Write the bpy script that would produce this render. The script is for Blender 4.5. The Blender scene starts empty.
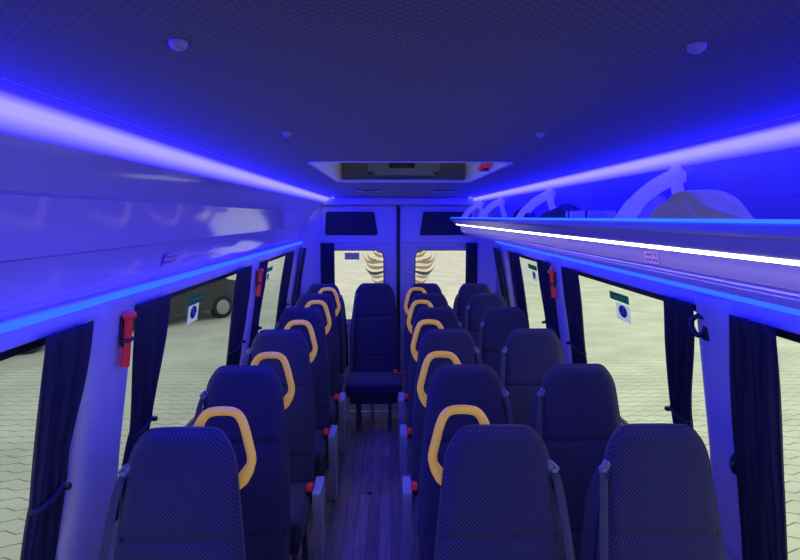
import bpy, bmesh, math, random
from mathutils import Vector, Matrix
random.seed(4)
SC = bpy.context.scene
COL = SC.collection
PI = math.pi
H_EYE = 1.78
FZ = -.22      # floor level

# ------------------------------------------------------------------ helpers
def link(name, me, parent=None, mat=None):
    o = bpy.data.objects.new(name, me)
    COL.objects.link(o)
    if mat is not None and me is not None and not me.materials:
        me.materials.append(mat)
    if parent is not None:
        o.parent = parent
    return o

def mesh_from(bm, name='mesh', smooth=True, angle=40):
    bmesh.ops.remove_doubles(bm, verts=bm.verts, dist=1e-5)
    bmesh.ops.recalc_face_normals(bm, faces=bm.faces)
    me = bpy.data.meshes.new(name)
    bm.to_mesh(me)
    bm.free()
    if smooth:
        for p in me.polygons:
            p.use_smooth = True
        try:
            me.set_sharp_from_angle(angle=math.radians(angle))
        except Exception:
            pass
    return me

def obj(name, bm, mat, parent=None, smooth=True, angle=40):
    return link(name, mesh_from(bm, name, smooth, angle), parent, mat)

def struct(name, bm, mat, parent=None, smooth=True, angle=40):
    o = obj(name, bm, mat, parent, smooth, angle)
    if parent is None:
        o['kind'] = 'structure'
    return o

def tag(o, label, cat, group=None):
    o['label'] = label
    o['category'] = cat
    if group:
        o['group'] = group
    return o

def thing(name, label, cat, loc=(0, 0, 0), rotz=0, group=None):
    o = bpy.data.objects.new(name, None)
    COL.objects.link(o)
    o.empty_display_size = .05
    o.location = loc
    o.rotation_euler = (0, 0, rotz)
    return tag(o, label, cat, group)

def box(bm, c, s, bev=0.0, rot=None, seg=2):
    t = bmesh.new()
    bmesh.ops.create_cube(t, size=1)
    for v in t.verts:
        v.co = Vector((v.co.x * s[0], v.co.y * s[1], v.co.z * s[2]))
    if bev > 0:
        bmesh.ops.bevel(t, geom=t.edges[:], offset=min(bev, min(s) * .49), segments=seg, affect='EDGES', profile=.5)
    M = Matrix.Translation(Vector(c))
    if rot is not None:
        M = M @ rot
    t.transform(M)
    merge(bm, t)

def merge(bm, t):
    me = bpy.data.meshes.new('tmp')
    t.to_mesh(me)
    t.free()
    bm.from_mesh(me)
    bpy.data.meshes.remove(me)

def tube(bm, pts, r, n=8, closed=False, flat=None, caps=True):
    """swept tube; r a number or list; flat=(nx,ny,nz, k) squeezes the section along that direction"""
    P = [Vector(p) for p in pts]
    m = len(P)
    R = r if isinstance(r, (list, tuple)) else [r] * m
    rings = []
    prev = None
    for i, p in enumerate(P):
        if closed:
            d = (P[(i + 1) % m] - P[i - 1])
        else:
            d = P[min(i + 1, m - 1)] - P[max(i - 1, 0)]
        d.normalize()
        if prev is None:
            up = Vector((0, 0, 1)) if abs(d.z) < .9 else Vector((1, 0, 0))
            n1 = d.cross(up).normalized()
        else:
            n1 = (prev - d * prev.dot(d)).normalized()
        prev = n1
        n2 = d.cross(n1)
        ring = []
        for k in range(n):
            a = 2 * PI * k / n
            off = (n1 * math.cos(a) + n2 * math.sin(a)) * R[i]
            if flat:
                f = Vector(flat[:3])
                off = off + f * (off.dot(f) * (flat[3] - 1))
            ring.append(bm.verts.new(p + off))
        rings.append(ring)
    for i in range(m if closed else m - 1):
        a, b = rings[i], rings[(i + 1) % m]
        for k in range(n):
            bm.faces.new((a[k], a[(k + 1) % n], b[(k + 1) % n], b[k]))
    if caps and not closed:
        bm.faces.new(rings[0][::-1])
        bm.faces.new(rings[-1])

def smooth_path(pts, n=6, closed=False):
    """Catmull-Rom through the points"""
    P = [Vector(p) for p in pts]
    out = []
    m = len(P)
    rng = range(m) if closed else range(m - 1)
    for i in rng:
        p0 = P[i - 1] if (i > 0 or closed) else P[0] * 2 - P[1]
        p1, p2 = P[i], P[(i + 1) % m]
        p3 = P[(i + 2) % m] if (closed or i + 2 < m) else P[-1] * 2 - P[-2]
        for k in range(n):
            t = k / n
            out.append(.5 * ((2 * p1) + (p2 - p0) * t + (2 * p0 - 5 * p1 + 4 * p2 - p3) * t * t + (3 * p1 - p0 - 3 * p2 + p3) * t ** 3))
    if not closed:
        out.append(P[-1])
    return out

def lathe(bm, prof, n=20, M=None):
    rings = []
    for r, z in prof:
        if r < 1e-6:
            rings.append([bm.verts.new((0, 0, z))])
        else:
            rings.append([bm.verts.new((r * math.cos(2 * PI * k / n), r * math.sin(2 * PI * k / n), z)) for k in range(n)])
    vs = [v for g in rings for v in g]
    for a, b in zip(rings, rings[1:]):
        for k in range(n):
            k2 = (k + 1) % n
            if len(a) == 1 and len(b) == 1:
                continue
            if len(a) == 1:
                bm.faces.new((a[0], b[k2], b[k]))
            elif len(b) == 1:
                bm.faces.new((a[k], a[k2], b[0]))
            else:
                bm.faces.new((a[k], a[k2], b[k2], b[k]))
    if M is not None:
        bmesh.ops.transform(bm, matrix=M, verts=vs)

def extrude_profile(bm, prof, y0, y1, ny=1, closed=False, caps=False):
    """prof: list of (x,z); swept along Y"""
    rows = []
    for j in range(ny + 1):
        y = y0 + (y1 - y0) * j / ny
        rows.append([bm.verts.new((x, y, z)) for x, z in prof])
    m = len(prof)
    for a, b in zip(rows, rows[1:]):
        for i in range(m if closed else m - 1):
            k = (i + 1) % m
            bm.faces.new((a[i], a[k], b[k], b[i]))
    if caps and closed:
        bm.faces.new(rows[0])
        bm.faces.new(rows[-1][::-1])

def prism(bm, poly, f0, f1):
    """poly: list of 2-D points; f0/f1 map a 2-D point to 3-D for the two ends"""
    a = [bm.verts.new(f0(p)) for p in poly]
    b = [bm.verts.new(f1(p)) for p in poly]
    m = len(poly)
    for i in range(m):
        k = (i + 1) % m
        bm.faces.new((a[i], a[k], b[k], b[i]))
    bm.faces.new(a[::-1])
    bm.faces.new(b)

def rrect(x0, x1, y0, y1, r, n=5):
    """rounded rectangle; r number or four radii (x0y0, x1y0, x1y1, x0y1)"""
    if not isinstance(r, (list, tuple)):
        r = [r] * 4
    out = []
    for (cx, cy, a0, rr) in ((x0 + r[0], y0 + r[0], PI, r[0]), (x1 - r[1], y0 + r[1], 1.5 * PI, r[1]),
                             (x1 - r[2], y1 - r[2], 0, r[2]), (x0 + r[3], y1 - r[3], .5 * PI, r[3])):
        if rr < 1e-5:
            out.append((cx, cy))
            continue
        for k in range(n + 1):
            a = a0 + .5 * PI * k / n
            out.append((cx + rr * math.cos(a), cy + rr * math.sin(a)))
    return out

def plate_with_hole(bm, outer, holes, f0, f1):
    """flat plate with holes, front through f0 and back through f1"""
    t = bmesh.new()
    edges = []
    loops = []
    for loop in [outer] + holes:
        vs = [t.verts.new((p[0], p[1], 0)) for p in loop]
        loops.append(len(vs))
        for i in range(len(vs)):
            edges.append(t.edges.new((vs[i], vs[(i + 1) % len(vs)])))
    bmesh.ops.triangle_fill(t, use_beauty=True, use_dissolve=False, edges=edges)
    t.verts.index_update()
    tv = [v.co.copy() for v in t.verts]
    faces = [[v.index for v in f.verts] for f in t.faces]
    t.free()
    A = [bm.verts.new(f0((c.x, c.y))) for c in tv]
    B = [bm.verts.new(f1((c.x, c.y))) for c in tv]
    for f in faces:
        bm.faces.new([A[i] for i in f])
        bm.faces.new([B[i] for i in f][::-1])
    s = 0
    for ln in loops:
        for i in range(ln):
            i0, i1 = s + i, s + (i + 1) % ln
            bm.faces.new((A[i0], A[i1], B[i1], B[i0]))
        s += ln

# ------------------------------------------------------------------ materials
def nodes_of(name):
    m = bpy.data.materials.new(name)
    m.use_nodes = True
    nt = m.node_tree
    return m, nt, nt.nodes['Principled BSDF'], nt.nodes['Material Output']

def N(nt, t, **kw):
    n = nt.nodes.new(t)
    for k, v in kw.items():
        if k.startswith('in_'):
            key = k[3:]
            key = int(key) if key.isdigit() else key
            n.inputs[key].default_value = v
        else:
            setattr(n, k, v)
    return n

def math_n(nt, op, a, b=None):
    n = nt.nodes.new('ShaderNodeMath')
    n.operation = op
    for i, v in enumerate((a, b)):
        if v is None:
            continue
        if isinstance(v, (int, float)):
            n.inputs[i].default_value = v
        else:
            nt.links.new(v, n.inputs[i])
    return n.outputs[0]

def plain(name, col, rough=.5, metal=0.0, noise=.06, scale=30, bump=0.0, spec=.5):
    m, nt, b, out = nodes_of(name)
    L = nt.links
    tc = N(nt, 'ShaderNodeTexCoord')
    nz = N(nt, 'ShaderNodeTexNoise', in_Scale=scale, in_Detail=4.0)
    L.new(tc.outputs['Object'], nz.inputs['Vector'])
    mx = N(nt, 'ShaderNodeMix', data_type='RGBA')
    mx.inputs[6].default_value = tuple(c * (1 - noise) for c in col) + (1,)
    mx.inputs[7].default_value = tuple(min(1, c * (1 + noise)) for c in col) + (1,)
    L.new(nz.outputs['Fac'], mx.inputs[0])
    L.new(mx.outputs[2], b.inputs['Base Color'])
    b.inputs['Roughness'].default_value = rough
    b.inputs['Metallic'].default_value = metal
    b.inputs['Specular IOR Level'].default_value = spec
    if bump > 0:
        bp = N(nt, 'ShaderNodeBump', in_Strength=bump, in_Distance=.002)
        L.new(nz.outputs['Fac'], bp.inputs['Height'])
        L.new(bp.outputs['Normal'], b.inputs['Normal'])
    return m

def dotted(name, c0, c1, per, axes=('X', 'Z'), rough=.85, bump=.35, lo=.15, hi=.7, stagger=True):
    """woven cloth with a small regular dot grid"""
    m, nt, b, out = nodes_of(name)
    L = nt.links
    tc = N(nt, 'ShaderNodeTexCoord')
    sp = N(nt, 'ShaderNodeSeparateXYZ')
    L.new(tc.outputs['Object'], sp.inputs[0])
    k = 2 * PI / per
    u = math_n(nt, 'MULTIPLY', sp.outputs[axes[0]], k)
    v = math_n(nt, 'MULTIPLY', sp.outputs[axes[1]], k)
    if stagger:
        a = math_n(nt, 'ADD', u, v)
        d = math_n(nt, 'SUBTRACT', u, v)
    else:
        a, d = u, v
    g = math_n(nt, 'ADD', math_n(nt, 'MULTIPLY', math_n(nt, 'SINE', a), .25), math_n(nt, 'MULTIPLY', math_n(nt, 'SINE', d), .25))
    g = math_n(nt, 'ADD', g, .5)
    rp = N(nt, 'ShaderNodeMapRange', in_1=.6, in_2=.9)
    L.new(g, rp.inputs[0])
    nz = N(nt, 'ShaderNodeTexNoise', in_Scale=240.0, in_Detail=2.0)
    L.new(tc.outputs['Object'], nz.inputs['Vector'])
    f = math_n(nt, 'MULTIPLY', rp.outputs[0], math_n(nt, 'ADD', math_n(nt, 'MULTIPLY', nz.outputs['Fac'], .8), .5))
    mx = N(nt, 'ShaderNodeMix', data_type='RGBA')
    mx.inputs[6].default_value = c0 + (1,)
    mx.inputs[7].default_value = c1 + (1,)
    L.new(f, mx.inputs[0])
    L.new(mx.outputs[2], b.inputs['Base Color'])
    b.inputs['Roughness'].default_value = rough
    b.inputs['Specular IOR Level'].default_value = .25
    b.inputs['Sheen Weight'].default_value = .15
    bp = N(nt, 'ShaderNodeBump', in_Strength=bump, in_Distance=.0015)
    L.new(f, bp.inputs['Height'])
    L.new(bp.outputs['Normal'], b.inputs['Normal'])
    return m

def glow(name, col, strength):
    m, nt, b, out = nodes_of(name)
    nt.nodes.remove(b)
    e = N(nt, 'ShaderNodeEmission')
    e.inputs[0].default_value = col + (1,)
    e.inputs[1].default_value = strength
    nt.links.new(e.outputs[0], out.inputs[0])
    return m

def cove_mat(name, z0, z1, core, edge, s):
    """a diffuser that is brightest along its middle"""
    m, nt, b, out = nodes_of(name)
    nt.nodes.remove(b)
    L = nt.links
    tc = N(nt, 'ShaderNodeTexCoord')
    sp = N(nt, 'ShaderNodeSeparateXYZ')
    L.new(tc.outputs['Object'], sp.inputs[0])
    mr = N(nt, 'ShaderNodeMapRange', in_1=z0, in_2=z1)
    L.new(sp.outputs['Z'], mr.inputs[0])
    cr = N(nt, 'ShaderNodeValToRGB')
    e = cr.color_ramp.elements
    e[0].position = 0.0
    e[0].color = edge + (1,)
    e[1].position = 1.0
    e[1].color = tuple(c * .5 for c in edge) + (1,)
    for pos, c in ((.22, tuple((a * .6 + b_ * .4) for a, b_ in zip(edge, core))), (.5, core), (.68, core), (.85, edge)):
        q = cr.color_ramp.elements.new(pos)
        q.color = c + (1,)
    L.new(mr.outputs[0], cr.inputs[0])
    em = N(nt, 'ShaderNodeEmission', in_1=s)
    L.new(cr.outputs[0], em.inputs[0])
    L.new(em.outputs[0], out.inputs[0])
    return m

def glass_mat(name, tint, refl=.06):
    m, nt, b, out = nodes_of(name)
    nt.nodes.remove(b)
    L = nt.links
    t = N(nt, 'ShaderNodeBsdfTransparent')
    t.inputs[0].default_value = tint + (1,)
    g = N(nt, 'ShaderNodeBsdfGlossy')
    g.inputs['Roughness'].default_value = .02
    lw = N(nt, 'ShaderNodeLayerWeight', in_Blend=.5)
    fac = math_n(nt, 'ADD', math_n(nt, 'MULTIPLY', math_n(nt, 'POWER', lw.outputs['Facing'], 5.0), .9), .04)
    mx = N(nt, 'ShaderNodeMixShader')
    L.new(math_n(nt, 'MULTIPLY', fac, refl), mx.inputs[0])
    L.new(t.outputs[0], mx.inputs[1])
    L.new(g.outputs[0], mx.inputs[2])
    L.new(mx.outputs[0], out.inputs[0])
    return m

def floor_mat():
    m, nt, b, out = nodes_of('vinyl_plank')
    L = nt.links
    tc = N(nt, 'ShaderNodeTexCoord')
    mp = N(nt, 'ShaderNodeMapping')
    mp.inputs['Rotation'].default_value = (0, 0, PI / 2)
    L.new(tc.outputs['Object'], mp.inputs[0])
    br = N(nt, 'ShaderNodeTexBrick')
    br.offset = .37
    br.inputs['Color1'].default_value = (.26, .19, .15, 1)
    br.inputs['Color2'].default_value = (.44, .34, .27, 1)
    br.inputs['Mortar'].default_value = (.035, .03, .035, 1)
    br.inputs['Scale'].default_value = 1
    br.inputs['Mortar Size'].default_value = .0015
    br.inputs['Brick Width'].default_value = .62
    br.inputs['Row Height'].default_value = .075
    L.new(mp.outputs[0], br.inputs['Vector'])
    mp2 = N(nt, 'ShaderNodeMapping')
    mp2.inputs['Scale'].default_value = (40, 2.2, 1)
    L.new(tc.outputs['Object'], mp2.inputs[0])
    nz = N(nt, 'ShaderNodeTexNoise', in_Scale=2.0, in_Detail=6.0)
    L.new(mp2.outputs[0], nz.inputs['Vector'])
    mx = N(nt, 'ShaderNodeMix', data_type='RGBA', blend_type='MULTIPLY')
    mx.inputs[0].default_value = .7
    cr = N(nt, 'ShaderNodeValToRGB')
    cr.color_ramp.elements[0].color = (.45, .45, .45, 1)
    cr.color_ramp.elements[1].color = (1.4, 1.35, 1.3, 1)
    cr.color_ramp.elements[0].position = .3
    cr.color_ramp.elements[1].position = .75
    L.new(nz.outputs['Fac'], cr.inputs[0])
    L.new(br.outputs['Color'], mx.inputs[6])
    L.new(cr.outputs[0], mx.inputs[7])
    L.new(mx.outputs[2], b.inputs['Base Color'])
    b.inputs['Roughness'].default_value = .33
    bp = N(nt, 'ShaderNodeBump', in_Strength=.12, in_Distance=.002)
    L.new(nz.outputs['Fac'], bp.inputs['Height'])
    L.new(bp.outputs['Normal'], b.inputs['Normal'])
    return m

def paving_mat():
    """zigzag interlocking concrete pavers"""
    m, nt, b, out = nodes_of('zigzag_paving')
    L = nt.links
    tc = N(nt, 'ShaderNodeTexCoord')
    sp = N(nt, 'ShaderNodeSeparateXYZ')
    L.new(tc.outputs['Object'], sp.inputs[0])
    X, Y = sp.outputs['X'], sp.outputs['Y']
    tri = math_n(nt, 'PINGPONG', X, .13)
    yy = math_n(nt, 'ADD', Y, math_n(nt, 'MULTIPLY', tri, .45))
    fr = math_n(nt, 'MODULO', math_n(nt, 'ADD', yy, 100.0), .19)
    l1 = math_n(nt, 'LESS_THAN', fr, .016)
    row = math_n(nt, 'FLOOR', math_n(nt, 'DIVIDE', math_n(nt, 'ADD', yy, 100.0), .19))
    xx = math_n(nt, 'ADD', math_n(nt, 'ADD', X, 100.0), math_n(nt, 'MULTIPLY', row, .13))
    l2 = math_n(nt, 'MULTIPLY', math_n(nt, 'LESS_THAN', math_n(nt, 'MODULO', xx, .26), .010), .22)
    ln = math_n(nt, 'MAXIMUM', l1, l2)
    far = N(nt, 'ShaderNodeMapRange', in_1=7.0, in_2=16.0, in_3=1.0, in_4=.15)
    L.new(Y, far.inputs[0])
    ln = math_n(nt, 'MULTIPLY', ln, far.outputs[0])
    ln = math_n(nt, 'MULTIPLY', ln, .8)
    nz = N(nt, 'ShaderNodeTexNoise', in_Scale=1.3, in_Detail=6.0)
    L.new(tc.outputs['Object'], nz.inputs['Vector'])
    # grey-green stones on one side of the yard, warm beige on the other, blending to a paler tone in a wedge to the rear
    side = N(nt, 'ShaderNodeMapRange', in_1=-2.0, in_2=2.0)
    L.new(X, side.inputs[0])
    mxs = N(nt, 'ShaderNodeMix', data_type='RGBA')
    mxs.inputs[6].default_value = (.60, .61, .53, 1)
    mxs.inputs[7].default_value = (.88, .86, .62, 1)
    L.new(side.outputs[0], mxs.inputs[0])
    rear = N(nt, 'ShaderNodeMapRange', in_1=15.0, in_2=20.0)
    L.new(math_n(nt, 'SUBTRACT', Y, math_n(nt, 'MULTIPLY', math_n(nt, 'ABSOLUTE', X), .9)), rear.inputs[0])
    mxr = N(nt, 'ShaderNodeMix', data_type='RGBA')
    mxr.inputs[7].default_value = (.78, .75, .62, 1)
    L.new(rear.outputs[0], mxr.inputs[0])
    L.new(mxs.outputs[2], mxr.inputs[6])
    mv = N(nt, 'ShaderNodeMix', data_type='RGBA', blend_type='MULTIPLY')
    mv.inputs[0].default_value = 1
    cr = N(nt, 'ShaderNodeValToRGB')
    cr.color_ramp.elements[0].color = (.82, .82, .82, 1)
    cr.color_ramp.elements[1].color = (1.08, 1.08, 1.06, 1)
    cr.color_ramp.elements[0].position = .3
    cr.color_ramp.elements[1].position = .7
    L.new(nz.outputs['Fac'], cr.inputs[0])
    L.new(mxr.outputs[2], mv.inputs[6])
    L.new(cr.outputs[0], mv.inputs[7])
    ml = N(nt, 'ShaderNodeMix', data_type='RGBA')
    ml.inputs[7].default_value = (.12, .125, .10, 1)
    L.new(ln, ml.inputs[0])
    L.new(mv.outputs[2], ml.inputs[6])
    L.new(ml.outputs[2], b.inputs['Base Color'])
    b.inputs['Roughness'].default_value = .8
    return m

def fill_glow(m, col, e):  # faint emission standing in for neutral light on parts that are no lamps
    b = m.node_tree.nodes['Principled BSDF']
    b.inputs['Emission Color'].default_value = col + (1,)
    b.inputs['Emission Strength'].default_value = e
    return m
def see_through(m, k):
    """thin vinyl that lets daylight through"""
    nt = m.node_tree
    b = nt.nodes['Principled BSDF']
    out = nt.nodes['Material Output']
    t = N(nt, 'ShaderNodeBsdfTranslucent')
    src = b.inputs['Base Color'].links[0].from_socket
    nt.links.new(src, t.inputs[0])
    mx = N(nt, 'ShaderNodeMixShader', in_0=k)
    nt.links.new(b.outputs[0], mx.inputs[1])
    nt.links.new(t.outputs[0], mx.inputs[2])
    nt.links.new(mx.outputs[0], out.inputs[0])
    return m
M = {}
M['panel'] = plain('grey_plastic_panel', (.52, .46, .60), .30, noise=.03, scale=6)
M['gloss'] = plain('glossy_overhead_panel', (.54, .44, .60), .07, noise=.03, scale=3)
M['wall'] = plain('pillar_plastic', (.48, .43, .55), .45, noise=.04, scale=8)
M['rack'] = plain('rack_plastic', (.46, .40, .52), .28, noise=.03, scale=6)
M['rackrib'] = plain('rack_edge_plastic', (.55, .48, .50), .4, noise=.03, scale=6)
M['fin'] = plain('bracket_plastic', (.88, .80, .78), .35, noise=.03)
M['ceiling'] = dotted('perforated_headliner', (.085, .066, .045), (.135, .110, .075), .014, ('X', 'Y'), .9, .35)
M['hdr'] = plain('rear_header_plastic', (.5, .5, .54), .4, noise=.03)
M['spot'] = plain('ceiling_light_lens', (.34, .28, .26), .4, noise=.03)
M['door'] = plain('rear_door_plastic', (.44, .38, .55), .4, noise=.04, scale=8)
M['doorpad'] = plain('dark_door_fabric', (.02, .02, .035), .9, noise=.2, scale=200, bump=.3)
M['rubber'] = plain('black_rubber', (.012, .012, .016), .5)
M['black'] = plain('black_plastic', (.018, .018, .024), .4)
M['seat'] = dotted('navy_dotted_weave', (.027, .023, .064), (.082, .073, .155), .0125, ('X', 'Z'), .85, .4)
M['cush'] = dotted('navy_dotted_weave_cushion', (.027, .023, .064), (.082, .073, .155), .0125, ('X', 'Y'), .85, .4)
M['pipe'] = plain('navy_piping', (.045, .042, .085), .6)
M['seatback'] = plain('seat_back_shell', (.03, .03, .05), .5)
M['sidepanel'] = plain('seat_side_plastic', (.38, .40, .48), .38)
M['metal'] = plain('painted_steel', (.16, .16, .19), .4, metal=.6)
M['strap'] = plain('seat_belt_webbing', (.045, .042, .075), .65, noise=.15, scale=160)
M['guide'] = plain('belt_guide_plastic', (.22, .22, .28), .3)
M['red'] = plain('red_plastic', (.62, .03, .03), .35)
M['yellow'] = plain('yellow_grip_plastic', (.95, .50, .045), .38, noise=.03)
M['curtain'] = plain('navy_curtain_cloth', (.022, .020, .038), .85, noise=.2, scale=90, bump=.2)
M['glass'] = glass_mat('window_glass', (.90, .95, .92), .25)
M['glassdim'] = glass_mat('tinted_window_glass', (.84, .88, .85), .3)
M['rearglass'] = glass_mat('rear_window_glass', (.97, .97, .94))
M['hatchglass'] = glass_mat('hatch_glass', (.55, .56, .55))
M['hatch'] = plain('hatch_white_plastic', (.62, .62, .60), .45)
M['hatchdark'] = plain('hatch_dark_plastic', (.075, .075, .085), .45)
M['hatchbox'] = plain('hatch_latch_plastic', (.13, .13, .16), .4)
M['floor'] = floor_mat()
M['pave'] = paving_mat()
M['rail'] = plain('aluminium_rail', (.45, .45, .5), .35, metal=.8)
M['led_low'] = glow('blue_led', (.003, .013, 1.0), 14.0)
M['led_lip'] = glow('blue_led_lip', (.004, .022, 1.0), 11.0)
M['led_white'] = glow('white_led', (1.0, .88, 1.0), 8.5)
M['cove_l'] = cove_mat('cove_diffuser_a', 1.925, 1.992, (.0096, .0083, 1.0), (.0010, .0007, .45), 45)
M['cove_r'] = cove_mat('cove_diffuser_b', 1.931, 1.992, (.0092, .0080, 1.0), (.0008, .0005, .5), 45)
M['sign_green'] = plain('green_sign_vinyl', (.01, .09, .07), .5)
M['sign_white'] = plain('white_sign_vinyl', (.72, .72, .78), .5)
M['sign_blue'] = plain('blue_sign_vinyl', (.02, .03, .35), .5)
M['sign_pale'] = plain('pale_lettering', (.55, .66, .66), .5)
M['stick_pink'] = plain('pink_sticker_vinyl', (.80, .50, .62), .5)
M['stick_red'] = plain('red_sticker_print', (.42, .06, .20), .5)
M['stick_base'] = plain('lilac_sticker_vinyl', (.55, .48, .62), .5)
M['tan'] = plain('bronze_decal_vinyl', (.55, .36, .18), .5)
M['greyd'] = plain('grey_decal_vinyl', (.10, .11, .11), .5)
M['rearsign'] = plain('violet_sticker_vinyl', (.10, .10, .42), .5)
M['jacket'] = plain('grey_cloth', (.46, .38, .13), .9, noise=.25, scale=60, bump=.4)
M['bag'] = plain('dark_bag_cloth', (.06, .06, .075), .8, noise=.2, scale=60, bump=.3)
M['carton'] = plain('white_carton', (.88, .84, .80), .6)
M['cartape'] = plain('dark_carton_end', (.05, .05, .09), .6)
M['cloth_w'] = plain('white_cloth', (.62, .62, .70), .9, noise=.08, scale=30, bump=.3)
M['carbody'] = plain('dark_car_paint', (.02, .023, .028), .3)
M['carbody2'] = plain('grey_car_paint', (.09, .10, .11), .3)
M['tyre'] = plain('tyre_rubber', (.010, .010, .011), .8)
M['alloy'] = plain('alloy_wheel', (.35, .36, .37), .4, metal=.6)
M['carglass'] = plain('dark_car_glass', (.012, .016, .02), .1)
M['scuff'] = plain('black_floor_plug', (.004, .004, .006), .6)

fill_glow(M['yellow'], (1.0, .60, .14), .20)  # grips glow slightly in place of missing neutral light
fill_glow(M['jacket'], (.8, .75, .95), .06)  # added glow imitates neutral light falling on the jacket
fill_glow(M['fin'], (.5, .42, .6), .10)  # rack brackets brightened by their own emission, no lamp there
fill_glow(M['red'], (1.0, .03, .03), .10)  # red parts self-lit a little to hold their colour under blue light
for k_ in ('sign_green', 'sign_white', 'sign_blue', 'sign_pale', 'tan', 'greyd', 'rearsign'):
    see_through(M[k_], .75)
# ------------------------------------------------------------------ camera
cam = bpy.data.cameras.new('camera')
cam.sensor_width = 36
cam.lens = 540 / 800 * 36
cam.clip_start = .02
co = bpy.data.objects.new('camera', cam)
COL.objects.link(co)
pitch = math.atan(63 / 540)
yaw = math.atan(10 / 540 * math.cos(pitch))
co.location = (0, 0, H_EYE)
co.rotation_euler = (PI / 2 - pitch, 0, -yaw)
SC.camera = co

# ------------------------------------------------------------------ setting : shell of the van
Y0, Y1 = -1.5, 5.78
XL0, XR0, ZW, LEAN = -.95, 1.15, 1.45, .16
def WX(side, z, off=0.0):
    """inner face of the side wall at height z; off > 0 goes outward"""
    if side < 0:
        return XL0 + LEAN * (z - ZW) - off
    return XR0 - LEAN * (z - ZW) + off
HX0, HX1, HY0, HY1 = -.305, .465, 2.08, 3.25      # roof hatch hole

bm = bmesh.new()
box(bm, (.1, (Y0 + 5.9) / 2, FZ - .02), (2.7, 5.9 - Y0 + .3, .04))
struct('floor', bm, M['floor'], smooth=False)

bm = bmesh.new()
cl = [(-.59, Y0), (.84, Y0), (.84, 5.95), (-.59, 5.95)]
hole = rrect(HX0, HX1, HY0, HY1, .05)
plate_with_hole(bm, cl, [hole], lambda p: (p[0], p[1], 1.99), lambda p: (p[0], p[1], 2.02))
struct('ceiling', bm, M['ceiling'], smooth=False)

WIN = {-1: [(-.55, 1.735), (2.00, 3.74), (3.97, 5.55)], 1: [(-.55, 1.77), (1.99, 3.60), (3.83, 5.45)]}
ZS, ZT = .60, 1.452     # sill and head of the windows
def side_wall(side, name):
    bm = bmesh.new()
    s = side
    # header above the windows
    hp = [(WX(s, 1.505), 1.512), (WX(s, ZT), ZT), (WX(s, ZT, .07), ZT - .004), (WX(s, 1.51, .10), 1.53)]
    extrude_profile(bm, hp, Y0, 5.72, closed=True, caps=True)
    # below the sill
    lp = [(WX(s, ZS, .07), ZS + .01), (WX(s, ZS), ZS), (WX(s, ZS - .04) + -s * .012, ZS - .04), (WX(s, .40), .40), (WX(s, .38, -.01), .2),
          (WX(s, .38, -.02), FZ), (WX(s, .3, .12), FZ)]
    extrude_profile(bm, lp, Y0, 5.72, closed=True, caps=True)
    ws = WIN[s]
    spans = [(Y0, ws[0][0]), (ws[0][1], ws[1][0]), (ws[1][1], ws[2][0]), (ws[2][1], 5.74)]
    for a, b in spans:
        w = b - a
        bv = min(.05, w * .25)
        # cross-section in (depth outward, y)
        poly = [(.07, a), (.012, a), (-.012, a + bv * .5), (-.022, a + bv * 1.3), (-.022, b - bv * 1.3), (-.012, b - bv * .5), (.012, b), (.07, b)]
        t = bmesh.new()
        n = 8
        rows = []
        for j in range(n + 1):
            z = ZS - .06 + (1.50 - ZS + .06) * j / n
            fl = .030 * max(0, (ZS + .28 - z) / .28)
            rows.append([t.verts.new((WX(s, z, d), y + (-fl if k < 4 else fl), z)) for k, (d, y) in enumerate(poly)])
        for r0, r1 in zip(rows, rows[1:]):
            for k in range(len(poly)):
                k2 = (k + 1) % len(poly)
                t.faces.new((r0[k], r0[k2], r1[k2], r1[k]))
        t.faces.new(rows[0]); t.faces.new(rows[-1][::-1])
        merge(bm, t)
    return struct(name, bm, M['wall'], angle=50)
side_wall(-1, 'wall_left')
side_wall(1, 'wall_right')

# overhead panel on the side without a rack: three glossy bands with thin grooves between them
bm = bmesh.new()
prof = []
def band(p0, p1, bulge, n=8):
    d = Vector((p1[0] - p0[0], p1[1] - p0[1]))
    nn = Vector((-d.y, d.x)).normalized()
    out = []
    for k in range(n + 1):
        t = k / n
        q = Vector(p0) + d * t + nn * bulge * 4 * t * (1 - t)
        out.append((q.x, q.y))
    return out
pts = [(-.68, 1.927), (-.80, 1.835), (-.885, 1.683), (-.937, 1.575)]
for i in range(3):
    a_ = pts[i] if i == 0 else (pts[i][0] - .004, pts[i][1] - .007)
    b_ = band(a_, pts[i + 1], -.006)
    prof += b_
    if i < 2:
        q = pts[i + 1]
        prof += [(q[0] - .012, q[1] - .001), (q[0] - .014, q[1] - .006)]
prof += [(-.944, 1.556), (-.940, 1.540), (-.925, 1.532), (-.938, 1.500), (-1.05, 1.52)]
extrude_profile(bm, prof, Y0, 5.74)
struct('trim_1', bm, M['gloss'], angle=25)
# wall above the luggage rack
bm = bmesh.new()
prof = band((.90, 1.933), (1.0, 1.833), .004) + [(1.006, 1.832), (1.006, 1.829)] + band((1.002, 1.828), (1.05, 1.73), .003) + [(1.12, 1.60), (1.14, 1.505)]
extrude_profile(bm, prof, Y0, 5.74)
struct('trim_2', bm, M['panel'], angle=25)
# soffits above the coves
bm = bmesh.new()
extrude_profile(bm, [(-.595, 2.0), (-.66, 1.995), (-.72, 1.95), (-.685, 1.925)], Y0, 5.74)
struct('trim_3', bm, M['panel'])
bm = bmesh.new()
extrude_profile(bm, [(.845, 2.0), (.91, 1.995), (.95, 1.95), (.905, 1.931)], Y0, 5.74)
struct('trim_4', bm, M['panel'])
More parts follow.
